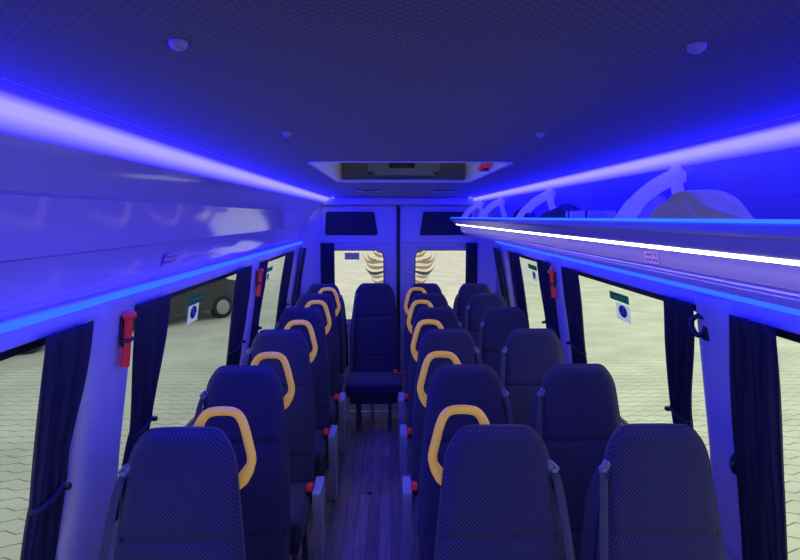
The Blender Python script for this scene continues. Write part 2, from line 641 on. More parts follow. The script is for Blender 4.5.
# front bulkhead behind the viewer
bm = bmesh.new()
plate_with_hole(bm, rrect(-1.25, 1.45, FZ - .03, 2.05, .02), [rrect(-.80, 1.0, .72, 1.86, .12)],
                lambda p: (p[0], Y0 - .03, p[1]), lambda p: (p[0], Y0 + .02, p[1]))
struct('wall_front', bm, M['door'], angle=30)
ws = bmesh.new()
prism(ws, rrect(-.82, 1.02, .70, 1.88, .12), lambda p: (p[0], Y0 - .005, p[1]), lambda p: (p[0], Y0 + .001, p[1]))
wf = struct('window_1', ws, M['glass'], smooth=False)

# cove lights
def cove(p0, p1, dirx, mat, label):
    bm = bmesh.new()
    pr = []
    for k in range(9):
        t = k / 8
        x = p0[0] + (p1[0] - p0[0]) * t
        z = p0[1] + (p1[1] - p0[1]) * t
        bow = .016 * 4 * t * (1 - t)
        pr.append((x + dirx * bow, z + bow * .5))
    extrude_profile(bm, pr, Y0 + .02, 5.77)
    return tag(obj('ceiling_light_strip', bm, mat), label, 'light strip', 'light strips along the ceiling edges')
cove((-.59, 1.989), (-.68, 1.927), -1, M['cove_l'], 'wide glowing lavender strip at ceiling edge above the glossy bare panel')
cove((.84, 1.989), (.90, 1.933), 1, M['cove_r'], 'wide glowing lavender strip at ceiling edge above the luggage rack')
# blue strips above the windows
for s, (x, z), lab in ((-1, (-.925, 1.516), 'thin blue light line under the glossy bare overhead panel'), (1, (1.105, 1.526), 'thin blue light line under the luggage rack, above windows')):
    bm = bmesh.new()
    pr = rrect(x - .010, x + .010, z - .010, z + .010, .005, 3)
    extrude_profile(bm, pr, Y0 + .02, 5.68 if s < 0 else 5.60, closed=True, caps=True)
    tag(obj('window_light_strip', bm, M['led_low']), lab, 'light strip', 'blue light strips above the windows')

# ------------------------------------------------------------------ luggage rack
t = thing('luggage_rack', 'long grey luggage rack with white and blue light lines', 'luggage rack', (0, 0, 0))
RY1 = 5.42
prof = [(.612, 1.772), (.600, 1.766), (.597, 1.752), (.606, 1.746), (.618, 1.747), (.628, 1.738), (.640, 1.722), (.652, 1.711),
        (.676, 1.7015), (.692, 1.700), (.699, 1.695), (.7015, 1.688), (.709, 1.655), (.712, 1.651), (.752, 1.622), (1.10, 1.553), (1.10, 1.60), (1.045, 1.713),
        (.72, 1.716), (.66, 1.732), (.632, 1.748), (.625, 1.772)]
bm = bmesh.new()
extrude_profile(bm, prof, Y0 + .02, RY1, closed=True, caps=True)
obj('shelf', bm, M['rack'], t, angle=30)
bm = bmesh.new()
pr = []
for k in range(25):
    u = k / 24
    a = u * PI
    x = .7085 + .040 * u
    z = 1.653 - .040 * u
    rip = .0022 * math.cos(u * 2 * PI * 6)
    bow = .008 * math.sin(a) + rip
    pr.append((x - bow * .75, z - bow * .65))
pr += [(.758, 1.618), (.73, 1.64)]
extrude_profile(bm, pr, Y0 + .02, RY1, closed=True, caps=True)
obj('ribbed_edge', bm, M['rackrib'], t, angle=60)
bm = bmesh.new()
extrude_profile(bm, [(.654, 1.7085), (.674, 1.7000), (.676, 1.7035), (.656, 1.7125)], Y0 + .02, RY1 - .03, closed=True, caps=True)
obj('white_light_line', bm, M['led_white'], t)
bm = bmesh.new()
extrude_profile(bm, rrect(.606, .616, 1.7695, 1.7765, .003, 3), Y0 + .02, RY1, closed=True, caps=True)
obj('blue_light_line', bm, M['led_lip'], t)
for yb in (.35, 1.69, 3.03, 4.36, 5.66):
    y = min(yb, 5.36)
    bm = bmesh.new()
    w = .028
    # curved front arm and upright rear arm meeting at the wall
    front = smooth_path([(.70, y, 1.70), (.735, y, 1.775), (.79, y, 1.845), (.86, y, 1.893), (.905, y, 1.905)], 6)
    tube(bm, front, [.030, ] * 10 + [.026] * (len(front) - 10), 10, flat=(0, 1, 0, .3))
    rear = smooth_path([(.885, y, 1.905), (.905, y, 1.84), (.93, y, 1.76), (.94, y, 1.68)], 6)
    tube(bm, rear, .020, 10, flat=(0, 1, 0, .4))
    box(bm, (.893, y, 1.912), (.06, .016, .055), .008)
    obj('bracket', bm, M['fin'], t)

# ------------------------------------------------------------------ rear wall and doors
bm = bmesh.new()
YR = 5.90
# header
box(bm, (.1, 5.86, 1.948), (2.0, .16, .084), .02)
# angled corner posts
for s in (-1, 1):
    e = .105
    xo, xi = (-.935, -.745) if s < 0 else (1.125, .935)
    prism(bm, [(xo, 5.66), (xi, 5.88), (xi, 5.98), (xo + s * .10, 5.98), (xo + s * .10, 5.66)],
          lambda p: (p[0], p[1], FZ), lambda p: (p[0], p[1], 1.93))
struct('wall_rear', bm, M['door'], angle=30)

def rear_door(n, x0, x1, inner):
    """inner = -1 when the seam is on the low-x side of the door"""
    bm = bmesh.new()
    outer = rrect(x0, x1, FZ + .01, 1.915, .004)
    if inner > 0:
        wx0, wx1 = x0 + .035, x1 - .135
        rads = (.07, .09, .09, .06)
    else:
        wx0, wx1 = x0 + .16, x1 - .035
        rads = (.09, .07, .06, .09)
    hole = rrect(wx0, wx1, .64, 1.425, rads)
    plate_with_hole(bm, outer, [hole], lambda p: (p[0], YR, p[1]), lambda p: (p[0], YR + .05, p[1]))
    # raised rim round the window and the door edge
    tube(bm, [(p[0], YR, p[1]) for p in rrect(wx0 - .03, wx1 + .03, .61, 1.46, [r + .03 for r in rads])], .012, 8, closed=True)
    tube(bm, [(p[0], YR, p[1]) for p in rrect(x0 + .012, x1 - .012, FZ + .03, 1.895, .05)], .011, 8, closed=True)
    d = struct('door_%d' % n, bm, M['door'], angle=30)
    # dark upholstered panel at the top
    bm = bmesh.new()
    if inner > 0:
        pp = [(x0 + .05, 1.575), (x1 - .195, 1.575), (x1 - .235, 1.845), (x0 + .065, 1.845)]
    else:
        pp = [(x0 + .205, 1.575), (x1 - .05, 1.575), (x1 - .065, 1.845), (x0 + .245, 1.845)]
    P = smooth_round(pp, .035)
    prism(bm, P, lambda p: (p[0], YR + .01, p[1]), lambda p: (p[0], YR - .008, p[1]))
    obj('upper_pad', bm, M['doorpad'], d, angle=30)
    bm = bmesh.new()
    tube(bm, [(p[0], YR - .006, p[1]) for p in P], .008, 8, closed=True)
    obj('pad_rim', bm, M['door'], d)
    # window rubber and pane
    bm = bmesh.new()
    tube(bm, [(p[0], YR + .02, p[1]) for p in rrect(wx0, wx1, .64, 1.425, rads)], .012, 8, closed=True)
    obj('window_rubber', bm, M['rubber'], d)
    bm = bmesh.new()
    prism(bm, hole, lambda p: (p[0], YR + .030, p[1]), lambda p: (p[0], YR + .034, p[1]))
    obj('window_pane', bm, M['rearglass'], d, smooth=False)
    # grab strip between window and pad
    bm = bmesh.new()
    box(bm, ((x0 + x1) / 2, YR - .006, 1.51), (x1 - x0 - .06, .014, .035), .006)
    obj('lock_cover', bm, M['door'], d)
    return d

def smooth_round(poly, r, n=4):
    out = []
    m = len(poly)
    for i in range(m):
        p = Vector(poly[i]); a = Vector(poly[i - 1]); b = Vector(poly[(i + 1) % m])
        d1 = (a - p).normalized() * r
        d2 = (b - p).normalized() * r
        for k in range(n + 1):
            t = k / n
            q = (p + d1) * (1 - t) ** 2 + p * 2 * t * (1 - t) + (p + d2) * t ** 2
            out.append((q.x, q.y))
    return out
rear_door(1, -.765, .072, 1)
rear_door(2, .108, .955, -1)
bm = bmesh.new()
box(bm, (.09, YR + .005, .86), (.044, .03, 2.14), .012)
struct('trim_5', bm, M['rubber'])

# ------------------------------------------------------------------ side windows
n = 2
for s in (-1, 1):
    for i, (a, b) in enumerate(WIN[s]):
        z0, z1 = ZS - .01, ZT + .005
        out = rrect(a - .02, b + .02, z0 - .02, z1 + .02, .02)
        hol = rrect(a + .03, b - .03, z0 + .03, z1 - .045, .07)
        bm = bmesh.new()
        plate_with_hole(bm, out, [hol], lambda p: (WX(s, p[1], .045), p[0], p[1]), lambda p: (WX(s, p[1], .065), p[0], p[1]))
        w = struct('window_%d' % n, bm, M['rubber'], smooth=False)
        bm = bmesh.new()
        prism(bm, rrect(a + .01, b - .01, z0 + .01, z1 - .02, .08), lambda p: (WX(s, p[1], .053), p[0], p[1]), lambda p: (WX(s, p[1], .057), p[0], p[1]))
        obj('window_pane', bm, M['glassdim' if s < 0 else 'glass'], w, smooth=False)
        n += 1

# ------------------------------------------------------------------ curtains
def curtain(side, ytop, ytie, ybot, ztie, label, zbot=.63, tie=True, pleats=7, off=-.032, ztop=1.462):
    s = side
    bm = bmesh.new()
    nz, ny = 36, pleats * 8
    rows = []
    for j in range(nz + 1):
        z = ztop + (zbot - ztop) * j / nz
        if z > ztie:
            t = (ztop - z) / (ztop - ztie)
            e = t * t * (3 - 2 * t)
            if t < .06:
                e = 0
            y0 = ytop[0] + (ytie[0] - ytop[0]) * e
            y1 = ytop[1] + (ytie[1] - ytop[1]) * e
        else:
            t = (ztie - z) / (ztie - zbot)
            e = t ** .7
            y0 = ytie[0] + (ybot[0] - ytie[0]) * e
            y1 = ytie[1] + (ybot[1] - ytie[1]) * e
        row = []
        for k in range(ny + 1):
            u = k / ny
            ph = u * pleats * 2 * PI
            amp = .011 * min(1, .45 + (ztop - z) * 3)
            d = amp * math.sin(ph + .25 * math.sin(z * 9 + k)) + .004 * math.sin(ph * .37 + z * 7)
            x = WX(s, z, off + d)
            row.append(bm.verts.new((x, y0 + (y1 - y0) * (u + .010 * math.sin(ph * 2)), z)))
        rows.append(row)
    for r0, r1 in zip(rows, rows[1:]):
        for k in range(ny):
            bm.faces.new((r0[k], r0[k + 1], r1[k + 1], r1[k]))
    o = tag(obj('curtain', bm, M['curtain'], angle=80), label, 'curtain', 'navy side window curtains')
    sm = o.modifiers.new('thick', 'SOLIDIFY')
    sm.thickness = .003
    if tie:
        bm = bmesh.new()
        x = WX(s, ztie, off)
        yc, hw = (ytie[0] + ytie[1]) / 2, (ytie[1] - ytie[0]) / 2 + .006
        loop = [(x + .020 * math.cos(a) , yc + hw * math.sin(a), ztie + .012 * math.sin(a)) for a in [2 * PI * k / 20 for k in range(20)]]
        tube(bm, loop, .009, 8, closed=True)
        obj('tieback', bm, M['curtain'], o)
        bm = bmesh.new()
        lathe(bm, [(0, -.012), (.011, -.008), (.014, 0), (.011, .008), (0, .012)], 12, Matrix.Translation((x - s * .02, yc + hw, ztie)))
        obj('tieback_button', bm, M['black'], o)
    return o
curtain(-1, (1.43, 1.665), (1.44, 1.555), (1.385, 1.565), .975, 'gathered navy curtain between frontmost window and the pillar with red hammer', pleats=7, zbot=.5)
curtain(-1, (1.95, 2.26), (2.03, 2.17), (1.95, 2.15), .95, 'gathered navy curtain just behind the hammer pillar, hiding a thin glass sliver', pleats=7)
curtain(-1, (3.24, 3.60), (3.30, 3.56), (3.30, 3.58), .95, 'straight navy curtain at the rear edge of the window showing parked cars', pleats=7)
curtain(-1, (3.84, 4.04), (3.85, 4.01), (3.84, 4.04), .95, 'slim navy curtain beside the small hammer on second pillar, single seat side', pleats=6)
curtain(-1, (4.76, 5.15), (4.78, 5.12), (4.78, 5.12), .95, 'dark curtain at rear of last window, single seat side', pleats=6)
curtain(-1, (5.52, 5.68), (5.53, 5.66), (5.53, 5.66), .95, 'thin dark curtain against the rear corner post, single seat side', tie=False, pleats=3, off=-.065)
curtain(1, (1.515, 1.735), (1.545, 1.755), (1.55, 1.775), .93, 'wide navy curtain covering edge of frontmost window under the rack', tie=False, pleats=7, zbot=.5)
curtain(1, (1.95, 2.17), (2.06, 2.18), (2.05, 2.17), .975, 'navy curtain tied narrow next to black empty hammer bracket', pleats=7)
curtain(1, (3.17, 3.47), (3.24, 3.48), (3.22, 3.48), .95, 'straight navy curtain ahead of the rear red hammer, double seat side', pleats=6)
curtain(1, (3.74, 4.06), (3.76, 4.04), (3.75, 4.04), .98, 'navy curtain just behind the rear red hammer, double seat side', pleats=6)
curtain(1, (4.66, 5.05), (4.68, 5.0), (4.66, 5.0), .95, 'dark curtain at rear of last window, double seat side', tie=False, pleats=6)
curtain(1, (5.45, 5.66), (5.42, 5.58), (5.36, 5.48), .95, 'thin slanting dark curtain against the rear corner post, double seat side', tie=False, pleats=3, off=-.06)
# curtains on the rear doors
for x0, x1, lab in ((-.765, -.605, 'black curtain strip on rear door beside the violet window sticker'), (.825, .985, 'black curtain strip on rear door by the last rack bracket')):
    bm = bmesh.new()
    ny = 40
    a = []
    for j, z in enumerate((1.50, 1.2, .9, .62)):
        a.append([bm.verts.new((x0 + (x1 - x0) * k / ny, YR - .035 + .010 * math.sin(k / ny * 2 * PI * 5), z)) for k in range(ny + 1)])
    for r0, r1 in zip(a, a[1:]):
        for k in range(ny):
            bm.faces.new((r0[k], r0[k + 1], r1[k + 1], r1[k]))
    o = tag(obj('rear_curtain', bm, M['curtain'], angle=80), lab, 'curtain', 'rear door curtains')
    o.modifiers.new('thick', 'SOLIDIFY').thickness = .003

# ------------------------------------------------------------------ hammers, hooks
def hammer(loc, side, label, parent_rot=0):
    t = thing('emergency_hammer', label, 'hammer', loc, 0, 'emergency hammers')
    s = side
    k = LEAN * (-s)
    def P(dx, dy, dz):
        return (-s * dx + k * dz, dy, dz)
    bm = bmesh.new()
    box(bm, P(.008, .006, .0), (.012, .045, .11), .004)
    tube(bm, [P(.014, -.024, -.03), P(.036, -.018, -.03), P(.036, .018, -.03), P(.014, .024, -.03)], .008, 8)
    obj('bracket', bm, M['black'], t)
    bm = bmesh.new()
    tube(bm, [P(.024, .0, .05), P(.026, 0, -.05), P(.026, .0, -.125)], [.013, .014, .016], 10)
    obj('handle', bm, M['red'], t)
    bm = bmesh.new()
    tube(bm, [P(.026, -.034, .055), P(.026, -.02, .055), P(.026, .02, .055), P(.026, .034, .055)], [.007, .016, .016, .007], 10)
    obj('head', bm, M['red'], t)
    return t
hammer((WX(-1, 1.37) + .024, 1.865, 1.385), -1, 'red emergency hammer on the front pillar of the single seat side')
hammer((WX(-1, 1.35) + .024, 3.80, 1.35), -1, 'small red emergency hammer on the further pillar, single seat side')
hammer((WX(1, 1.35) - .024, 3.685, 1.35), 1, 'small red emergency hammer on the pillar under the rack')
# empty holder on the front pillar under the rack
bm = bmesh.new()
x = WX(1, 1.38) - .010
box(bm, (x - .006, 1.90, 1.385), (.014, .04, .10), .005)
tube(bm, smooth_path([(x - .01, 1.905, 1.36), (x - .025, 1.925, 1.35), (x - .03, 1.955, 1.375), (x - .025, 1.97, 1.41)], 5), .010, 8)
tube(bm, smooth_path([(x - .01, 1.905, 1.415), (x - .02, 1.935, 1.42), (x - .03, 1.955, 1.40)], 5), .009, 8)
tag(obj('hammer_bracket', bm, M['black']), 'empty black hammer bracket on the front pillar under the rack', 'bracket')
# coat hook / belt anchor on the same pillar
t = thing('belt_anchor', 'black oval belt anchor low on the front pillar under the rack', 'belt anchor', (WX(1, .92) - .022, 1.785, .92))
bm = bmesh.new()
lathe(bm, [(0, .014), (.016, .013), (.022, .008), (.024, 0), (0, 0)], 16, Matrix.Rotation(-PI / 2, 4, 'Y') @ Matrix.Diagonal((1.7, 1, 1, 1)))
obj('plate', bm, M['black'], t)
bm = bmesh.new()
lathe(bm, [(0, .020), (.008, .019), (.010, .012), (.010, 0), (0, 0)], 12, Matrix.Rotation(-PI / 2, 4, 'Y'))
obj('bolt', bm, M['metal'], t)

# ------------------------------------------------------------------ stickers on the glass and panels
def wall_pt(s, y, z, off):
    return Vector((WX(s, z, off), y, z))
def flat_on_wall(bm, s, poly, off):
    vs = [bm.verts.new(wall_pt(s, y, z, off)) for y, z in poly]
    bm.faces.new(vs)
def exit_sign(s, y0, y1, z0, z1, label):
    """thin green strip with a row of pale marks, stuck to the inside of the glass"""
    o = bmesh.new()
    flat_on_wall(o, s, rrect(y0, y1, z0, z1, .004, 2), .047)
    b = tag(obj('exit_sticker', o, M['sign_green'], smooth=False), label, 'sticker', 'green strip stickers on the windows')
    o = bmesh.new()
    hh = (z1 - z0)
    zc = (z0 + z1) / 2
    flat_on_wall(o, s, rrect(y0 + .010, y0 + .030, zc - hh * .28, zc + hh * .28, .001, 1), .0455)
    yy = y0 + .045
    rr = random.Random(3)
    while yy < y1 - .02:
        w = rr.uniform(.006, .011)
        h = hh * rr.uniform(.14, .2)
        flat_on_wall(o, s, [(yy, zc - h), (yy + w, zc - h), (yy + w, zc + h), (yy, zc + h)], .0455)
        yy += w + .004
    obj('lettering', o, M['sign_pale'], b, smooth=False)
def belt_sign(s, y0, y1, z0, z1, label):
    o = bmesh.new()
    flat_on_wall(o, s, rrect(y0, y1, z0, z1, .004, 2), .047)
    b = tag(obj('seat_belt_sticker', o, M['sign_white'], smooth=False), label, 'sticker', 'white pictogram stickers on the windows')
    yc, zc = (y0 + y1) / 2, z1 - (z1 - z0) * .42
    ry, rz = (y1 - y0) * .30, (z1 - z0) * .36
    o = bmesh.new()
    flat_on_wall(o, s, [(yc + ry * math.cos(a), zc + rz * math.sin(a)) for a in [2 * PI * k / 24 for k in range(24)]], .0455)
    obj('blue_disc', o, M['sign_blue'], b, smooth=False)
    o = bmesh.new()
    q = lambda dy, dz: (yc + dy * ry, zc + dz * rz)
    flat_on_wall(o, s, [q(.22 * math.cos(a) - .1, .22 * math.sin(a) + .55) for a in [2 * PI * k / 12 for k in range(12)]], .044)
    flat_on_wall(o, s, [q(-.32, .28), q(.12, .28), q(.2, -.35), q(-.32, -.35)], .044)
    flat_on_wall(o, s, [q(-.32, -.35), q(.55, -.30), q(.55, -.1), q(.1, -.12)], .044)
    flat_on_wall(o, s, [q(.38, -.3), q(.55, -.3), q(.55, -.75), q(.38, -.75)], .044)
    obj('pictogram', o, M['sign_white'], b, smooth=False)
exit_sign(-1, 2.69, 2.925, 1.335, 1.378, 'green strip sticker on glass in front of parked cars')
belt_sign(-1, 2.71, 2.86, 1.235, 1.33, 'white sticker with blue disc on glass in front of parked cars')
exit_sign(-1, 4.42, 4.66, 1.325, 1.36, 'green strip sticker on last side window, single seat side')
belt_sign(-1, 4.45, 4.56, 1.245, 1.315, 'small white blue disc sticker on last side window, single seat side')
exit_sign(1, 2.69, 2.93, 1.335, 1.378, 'green strip sticker on the large window under the rack')
belt_sign(1, 2.69, 2.86, 1.235, 1.325, 'white sticker with blue disc on the large window under the rack')
exit_sign(1, 4.42, 4.70, 1.335, 1.375, 'green strip sticker on last side window, double seat side')
belt_sign(1, 4.46, 4.60, 1.24, 1.325, 'small white blue disc sticker on last side window, double seat side')

def panel_sticker(corner, du, dv, nrm, label, name='warning_sticker', mats=('stick_base', 'stick_red', 'stick_pink')):
    """small framed sticker with two rows of marks; corner + u*du + v*dv"""
    c, du, dv, nrm = map(Vector, (corner, du, dv, nrm))
    def quad(bm, u0, u1, v0, v1, h):
        bm.faces.new([bm.verts.new(c + du * u + dv * v + nrm * h) for u, v in ((u0, v0), (u1, v0), (u1, v1), (u0, v1))])
    bm = bmesh.new()
    quad(bm, 0, 1, 0, 1, .0015)
    o = tag(obj(name, bm, M[mats[0]], smooth=False), label, 'sticker')
    bm = bmesh.new()
    for u0, u1, v0, v1 in ((0, 1, 0, .06), (0, 1, .94, 1), (0, .04, 0, 1), (.96, 1, 0, 1), (.04, .96, .47, .53)):
        quad(bm, u0, u1, v0, v1, .0022)
    obj('border', bm, M[mats[2]], o, smooth=False)
    bm = bmesh.new()
    for r, (v0, v1) in enumerate(((.15, .40), (.60, .85))):
        for k in range(5):
            if (k + r) % 4 == 3:
                quad(bm, .10 + k * .17, .20 + k * .17, v0, (v0 + v1) / 2, .0022)
            else:
                quad(bm, .10 + k * .17, .22 + k * .17, v0, v1, .0022)
    obj('lettering', bm, M[mats[1]], o, smooth=False)
    return o
panel_sticker((-.9255, 2.20, 1.585), (0, .13, 0), (.0205, 0, .045), (.90, 0, -.43), 'small pink framed sticker low on the glossy bare overhead panel')
panel_sticker((.7015, 1.475, 1.688), (0, -.075, 0), (.0068, 0, -.031), (-.977, 0, -.214), 'small pink framed sticker on the underside of the luggage rack')

# rear window marks
bm = bmesh.new()
bm.faces.new([bm.verts.new(p) for p in ((-.497, YR + .027, 1.315), (-.338, YR + .027, 1.315), (-.338, YR + .027, 1.39), (-.497, YR + .027, 1.39))])
rs = tag(obj('window_sticker', bm, M['rearsign'], smooth=False), 'violet rectangular sticker on the rear window', 'sticker')
bm = bmesh.new()
for r in range(3):
    for k in range(6):
        if (k * 3 + r) % 5 == 4:
            continue
        x = -.485 + k * .024
        z = 1.327 + r * .021
        bm.faces.new([bm.verts.new(p) for p in ((x, YR + .0262, z), (x + .017, YR + .0262, z), (x + .017, YR + .0262, z + .011), (x, YR + .0262, z + .011))])
obj('lettering', bm, M['sign_pale'], rs, smooth=False)

def flame_decal(mirror, label):
    """feathered flame strokes on the outside of the rear glass"""
    x_in = -.058 if mirror < 0 else .268     # inner window edge
    def pt(u, v):    # u outwards from the inner edge, v height
        return (x_in + mirror * u, YR + .037, v)
    strokes = [([(0.0, 1.345), (.06, 1.355), (.10, 1.375), (.15, 1.435)], .011, 0),
               ([(0.03, 1.40), (.06, 1.395), (.085, 1.405), (.10, 1.43)], .008, 0),
               ([(0.0, 1.285), (.07, 1.290), (.15, 1.285), (.20, 1.305), (.245, 1.375)], .013, 0),
               ([(0.09, 1.31), (.14, 1.315), (.175, 1.335), (.19, 1.38)], .009, 0),
               ([(0.0, 1.235), (.06, 1.225), (.13, 1.225), (.18, 1.25), (.225, 1.315)], .012, 0),
               ([(0.0, 1.185), (.07, 1.165), (.13, 1.160), (.18, 1.185), (.225, 1.235)], .013, 1),
               ([(0.02, 1.135), (.08, 1.120), (.13, 1.125), (.175, 1.165)], .010, 0),
               ([(0.0, 1.085), (.05, 1.060), (.10, 1.060), (.155, 1.115)], .012, 0),
               ([(0.0, 1.04), (.04, 1.02), (.08, 1.025), (.11, 1.06)], .009, 1)]
    root = None
    for idx in (0, 1):
        bm = bmesh.new()
        for pts, w, g in strokes:
            if g != idx:
                continue
            path = smooth_path([pt(u, v) for u, v in pts], 8)
            m = len(path)
            up, dn = [], []
            for i, p in enumerate(path):
                t = i / (m - 1)
                ww = 1.35 * w * (.55 + .9 * math.sin(PI * min(1, t * 1.1))) * (1 - t ** 3) * .75 + .001
                d = (path[min(i + 1, m - 1)] - path[max(i - 1, 0)]).normalized()
                nn = Vector((-d.z, 0, d.x))
                up.append(bm.verts.new(p + nn * ww))
                dn.append(bm.verts.new(p - nn * ww))
            for i in range(m - 1):
                bm.faces.new((up[i], up[i + 1], dn[i + 1], dn[i]))
        if idx == 0:
            root = tag(obj('flame_decal', bm, M['tan'], smooth=False), label, 'decal', 'flame decals on the rear windows')
        else:
            obj('dark_flame', bm, M['greyd'], root, smooth=False)['label'] = 'darker grey flame strokes'
flame_decal(-1, 'bronze flame decal on the rear window beside the violet sticker')
flame_decal(1, 'bronze flame decal on the rear window without a sticker')

# ------------------------------------------------------------------ ceiling fittings
def cap(x, y, r, label, h=.010):
    bm = bmesh.new()
    r *= .85
    lathe(bm, [(0, -h), (r * .5, -h * .92), (r * .85, -h * .6), (r, 0), (r * .98, .004), (0, .004)], 24, Matrix.Translation((x, y, 1.988)))
    tag(obj('ceiling_spotlight', bm, M['spot']), label, 'ceiling light', 'small round lights on the ceiling')
cap(-.255, .685, .013, 'small round ceiling light, larger one toward the glossy bare panel', .008)
cap(.377, .685, .013, 'small round ceiling light, larger one toward the luggage rack', .008)
cap(-.256, 1.385, .013, 'small round ceiling light nearer the hatch, toward the glossy bare panel')
cap(.378, 1.385, .013, 'small round ceiling light nearer the hatch, toward the luggage rack')
for x, lab in ((-.16, 'small ceiling vent behind the hatch, toward the bare panel'), (.41, 'small ceiling vent behind the hatch, toward the rack')):
    t = thing('ceiling_vent', lab, 'vent', (x, 4.28, 1.986), 0, 'small ceiling vents behind the hatch')
    bm = bmesh.new()
    box(bm, (0, 0, 0), (.17, .06, .012), .005)
    obj('housing', bm, M['hatchdark'], t)
    for dx in (-.07, .07):
        bm = bmesh.new()
        lathe(bm, [(0, -.008), (.016, -.006), (.020, 0), (0, .002)], 14, Matrix.Translation((dx, 0, -.006)))
        obj('nozzle', bm, M['hdr'], t)

# roof hatch
t = thing('roof_hatch', 'rectangular roof hatch recess with white sides and dark latch box', 'roof hatch', ((HX0 + HX1) / 2, (HY0 + HY1) / 2, 1.99))
ox, oy, oz = (HX0 + HX1) / 2, (HY0 + HY1) / 2, 1.99
hw, hd = (HX1 - HX0) / 2, (HY1 - HY0) / 2
bm = bmesh.new()
lo = rrect(-hw - .012, hw + .012, -hd - .012, hd + .012, .06)
mid = rrect(-hw + .004, hw - .004, -hd + .004, hd - .004, .05)
top = rrect(-hw + .012, hw - .012, -hd + .012, hd - .012, .045)
rings = [[bm.verts.new((x, y, z)) for x, y in lp] for lp, z in ((lo, -.002), (lo, -.006), (mid, -.006), (top, .15))]
for a, b in zip(rings, rings[1:]):
    for i in range(len(a)):
        k = (i + 1) % len(a)
        bm.faces.new((a[i], a[k], b[k], b[i]))
obj('frame', bm, M['hatch'], t, angle=40)
bm = bmesh.new()
box(bm, (0, hd - .03, .075), (2 * hw - .05, .018, .135), .004)
obj('rear_lining', bm, M['hatchdark'], t)
bm = bmesh.new()
prism(bm, rrect(-hw, hw, -hd, hd, .05), lambda p: (p[0], p[1], .150), lambda p: (p[0], p[1], .158))
obj('hatch_pane', bm, M['hatchglass'], t, smooth=False)
bm = bmesh.new()
outer = smooth_round([(-.195, .027), (.190, .027), (.210, .115), (-.215, .115)], .012)
hole = smooth_round([(-.085, .062), (.060, .062), (.060, .108), (-.085, .108)], .006)
plate_with_hole(bm, outer, [hole], lambda p: (p[0], hd - .17, p[1]), lambda p: (p[0], hd - .04, p[1]))
lb = obj('latch_box', bm, M['hatchbox'], t, angle=30)
bm = bmesh.new()
box(bm, (-.012, hd - .09, .085), (.15, .012, .055), .002)
obj('latch_recess', bm, M['hatchdark'], lb)
for dx in (-.185, .180):
    bm = bmesh.new()
    box(bm, (dx, hd - .175, .034), (.035, .02, .016), .004)
    obj('latch_clip', bm, M['black'], lb)
th = thing('hatch_hammer', 'red emergency hammer clipped inside the roof hatch recess', 'hammer', (HX1 - .012, 2.52, 2.02))
bm = bmesh.new()
tube(bm, [(-.02, -.06, .018), (-.02, .0, .005), (-.02, .09, -.012)], [.018, .014, .015], 10)
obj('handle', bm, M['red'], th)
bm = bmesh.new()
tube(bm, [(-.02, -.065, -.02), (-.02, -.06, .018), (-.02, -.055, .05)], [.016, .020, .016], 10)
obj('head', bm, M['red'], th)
bm = bmesh.new()
box(bm, (-.010, .03, -.005), (.022, .05, .045), .004)
obj('bracket', bm, M['black'], th)

# ------------------------------------------------------------------ things on the rack
def lump(name, size, mat, seed, label, cat, loc, rotz=0, sub=5, fold=.25, peak=None):
    bm = bmesh.new()
    bmesh.ops.create_icosphere(bm, subdivisions=sub, radius=1)
    from mathutils import noise
    for v in bm.verts:
        p = v.co.copy()
        n1 = noise.noise(p * 1.3 + Vector((seed, 0, 0)))
        n2 = noise.noise(Vector((p.x * 2.2 + p.y * 1.5 + seed, p.y * 2.6 - p.x, p.z * 1.2)))
        ridge = 1 - n2 * n2 * 3
        p = p * (1 + .22 * n1 + fold * (ridge - .5) * (.3 + max(0, p.z)))
        if p.z < -.3:
            p.z = -.3
        k = 1.0
        if peak is not None:      # drapes down towards both ends, with creases running to the high point
            k = .34 + .66 * math.exp(-((p.y - peak) / .50) ** 2)
            k += .13 * math.sin(p.y * 13 + p.x * 5) * min(1, abs(p.y - peak) * 1.6) * max(0, p.z + .2)
        v.co = Vector((p.x * size[0] / 2, p.y * size[1] / 2, (p.z + .3) * k * size[2] / 1.3))
    o = tag(obj(name, bm, mat, angle=180), label, cat)
    o.location = loc
    o.rotation_euler = (0, 0, rotz)
    return o
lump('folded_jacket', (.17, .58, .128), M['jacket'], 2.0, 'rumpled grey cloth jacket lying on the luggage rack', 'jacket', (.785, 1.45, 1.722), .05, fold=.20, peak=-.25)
lump('dark_bag', (.17, .40, .105), M['bag'], 7.0, 'flat dark cloth bag on the rack beyond the white box', 'bag', (.78, 2.42, 1.722), 0, fold=.12)
lump('small_dark_pouch', (.13, .26, .11), M['bag'], 11.0, 'small black pouch furthest along the luggage rack', 'pouch', (.77, 3.12, 1.722), 0, sub=4, fold=.1)
lump('white_cloth', (.15, .20, .12), M['cloth_w'], 5.0, 'crumpled white cloth on the rack between box and jacket', 'cloth', (.86, 1.79, 1.715), 0, sub=4, fold=.25)
t = thing('carton_box', 'small white carton with dark ends on the luggage rack', 'box', (.745, 2.02, 1.716))
bm = bmesh.new()
box(bm, (0, 0, .044), (.10, .25, .085), .004)
obj('carton', bm, M['carton'], t)
for dy in (-.105, .085):
    bm = bmesh.new()
    box(bm, (0, dy, .046), (.102, .022, .087), .003)
    obj('dark_band', bm, M['cartape'], t)
t = thing('paper_roll', 'white paper roll lying beside the carton on the rack', 'roll', (.735, 1.84, 1.719))
bm = bmesh.new()
lathe(bm, [(.016, -.04), (.036, -.04), (.038, -.036), (.038, .036), (.036, .04), (.016, .04)], 24, Matrix.Translation((0, 0, .038)) @ Matrix.Rotation(PI / 2, 4, 'X'))
obj('paper', bm, M['carton'], t)
bm = bmesh.new()
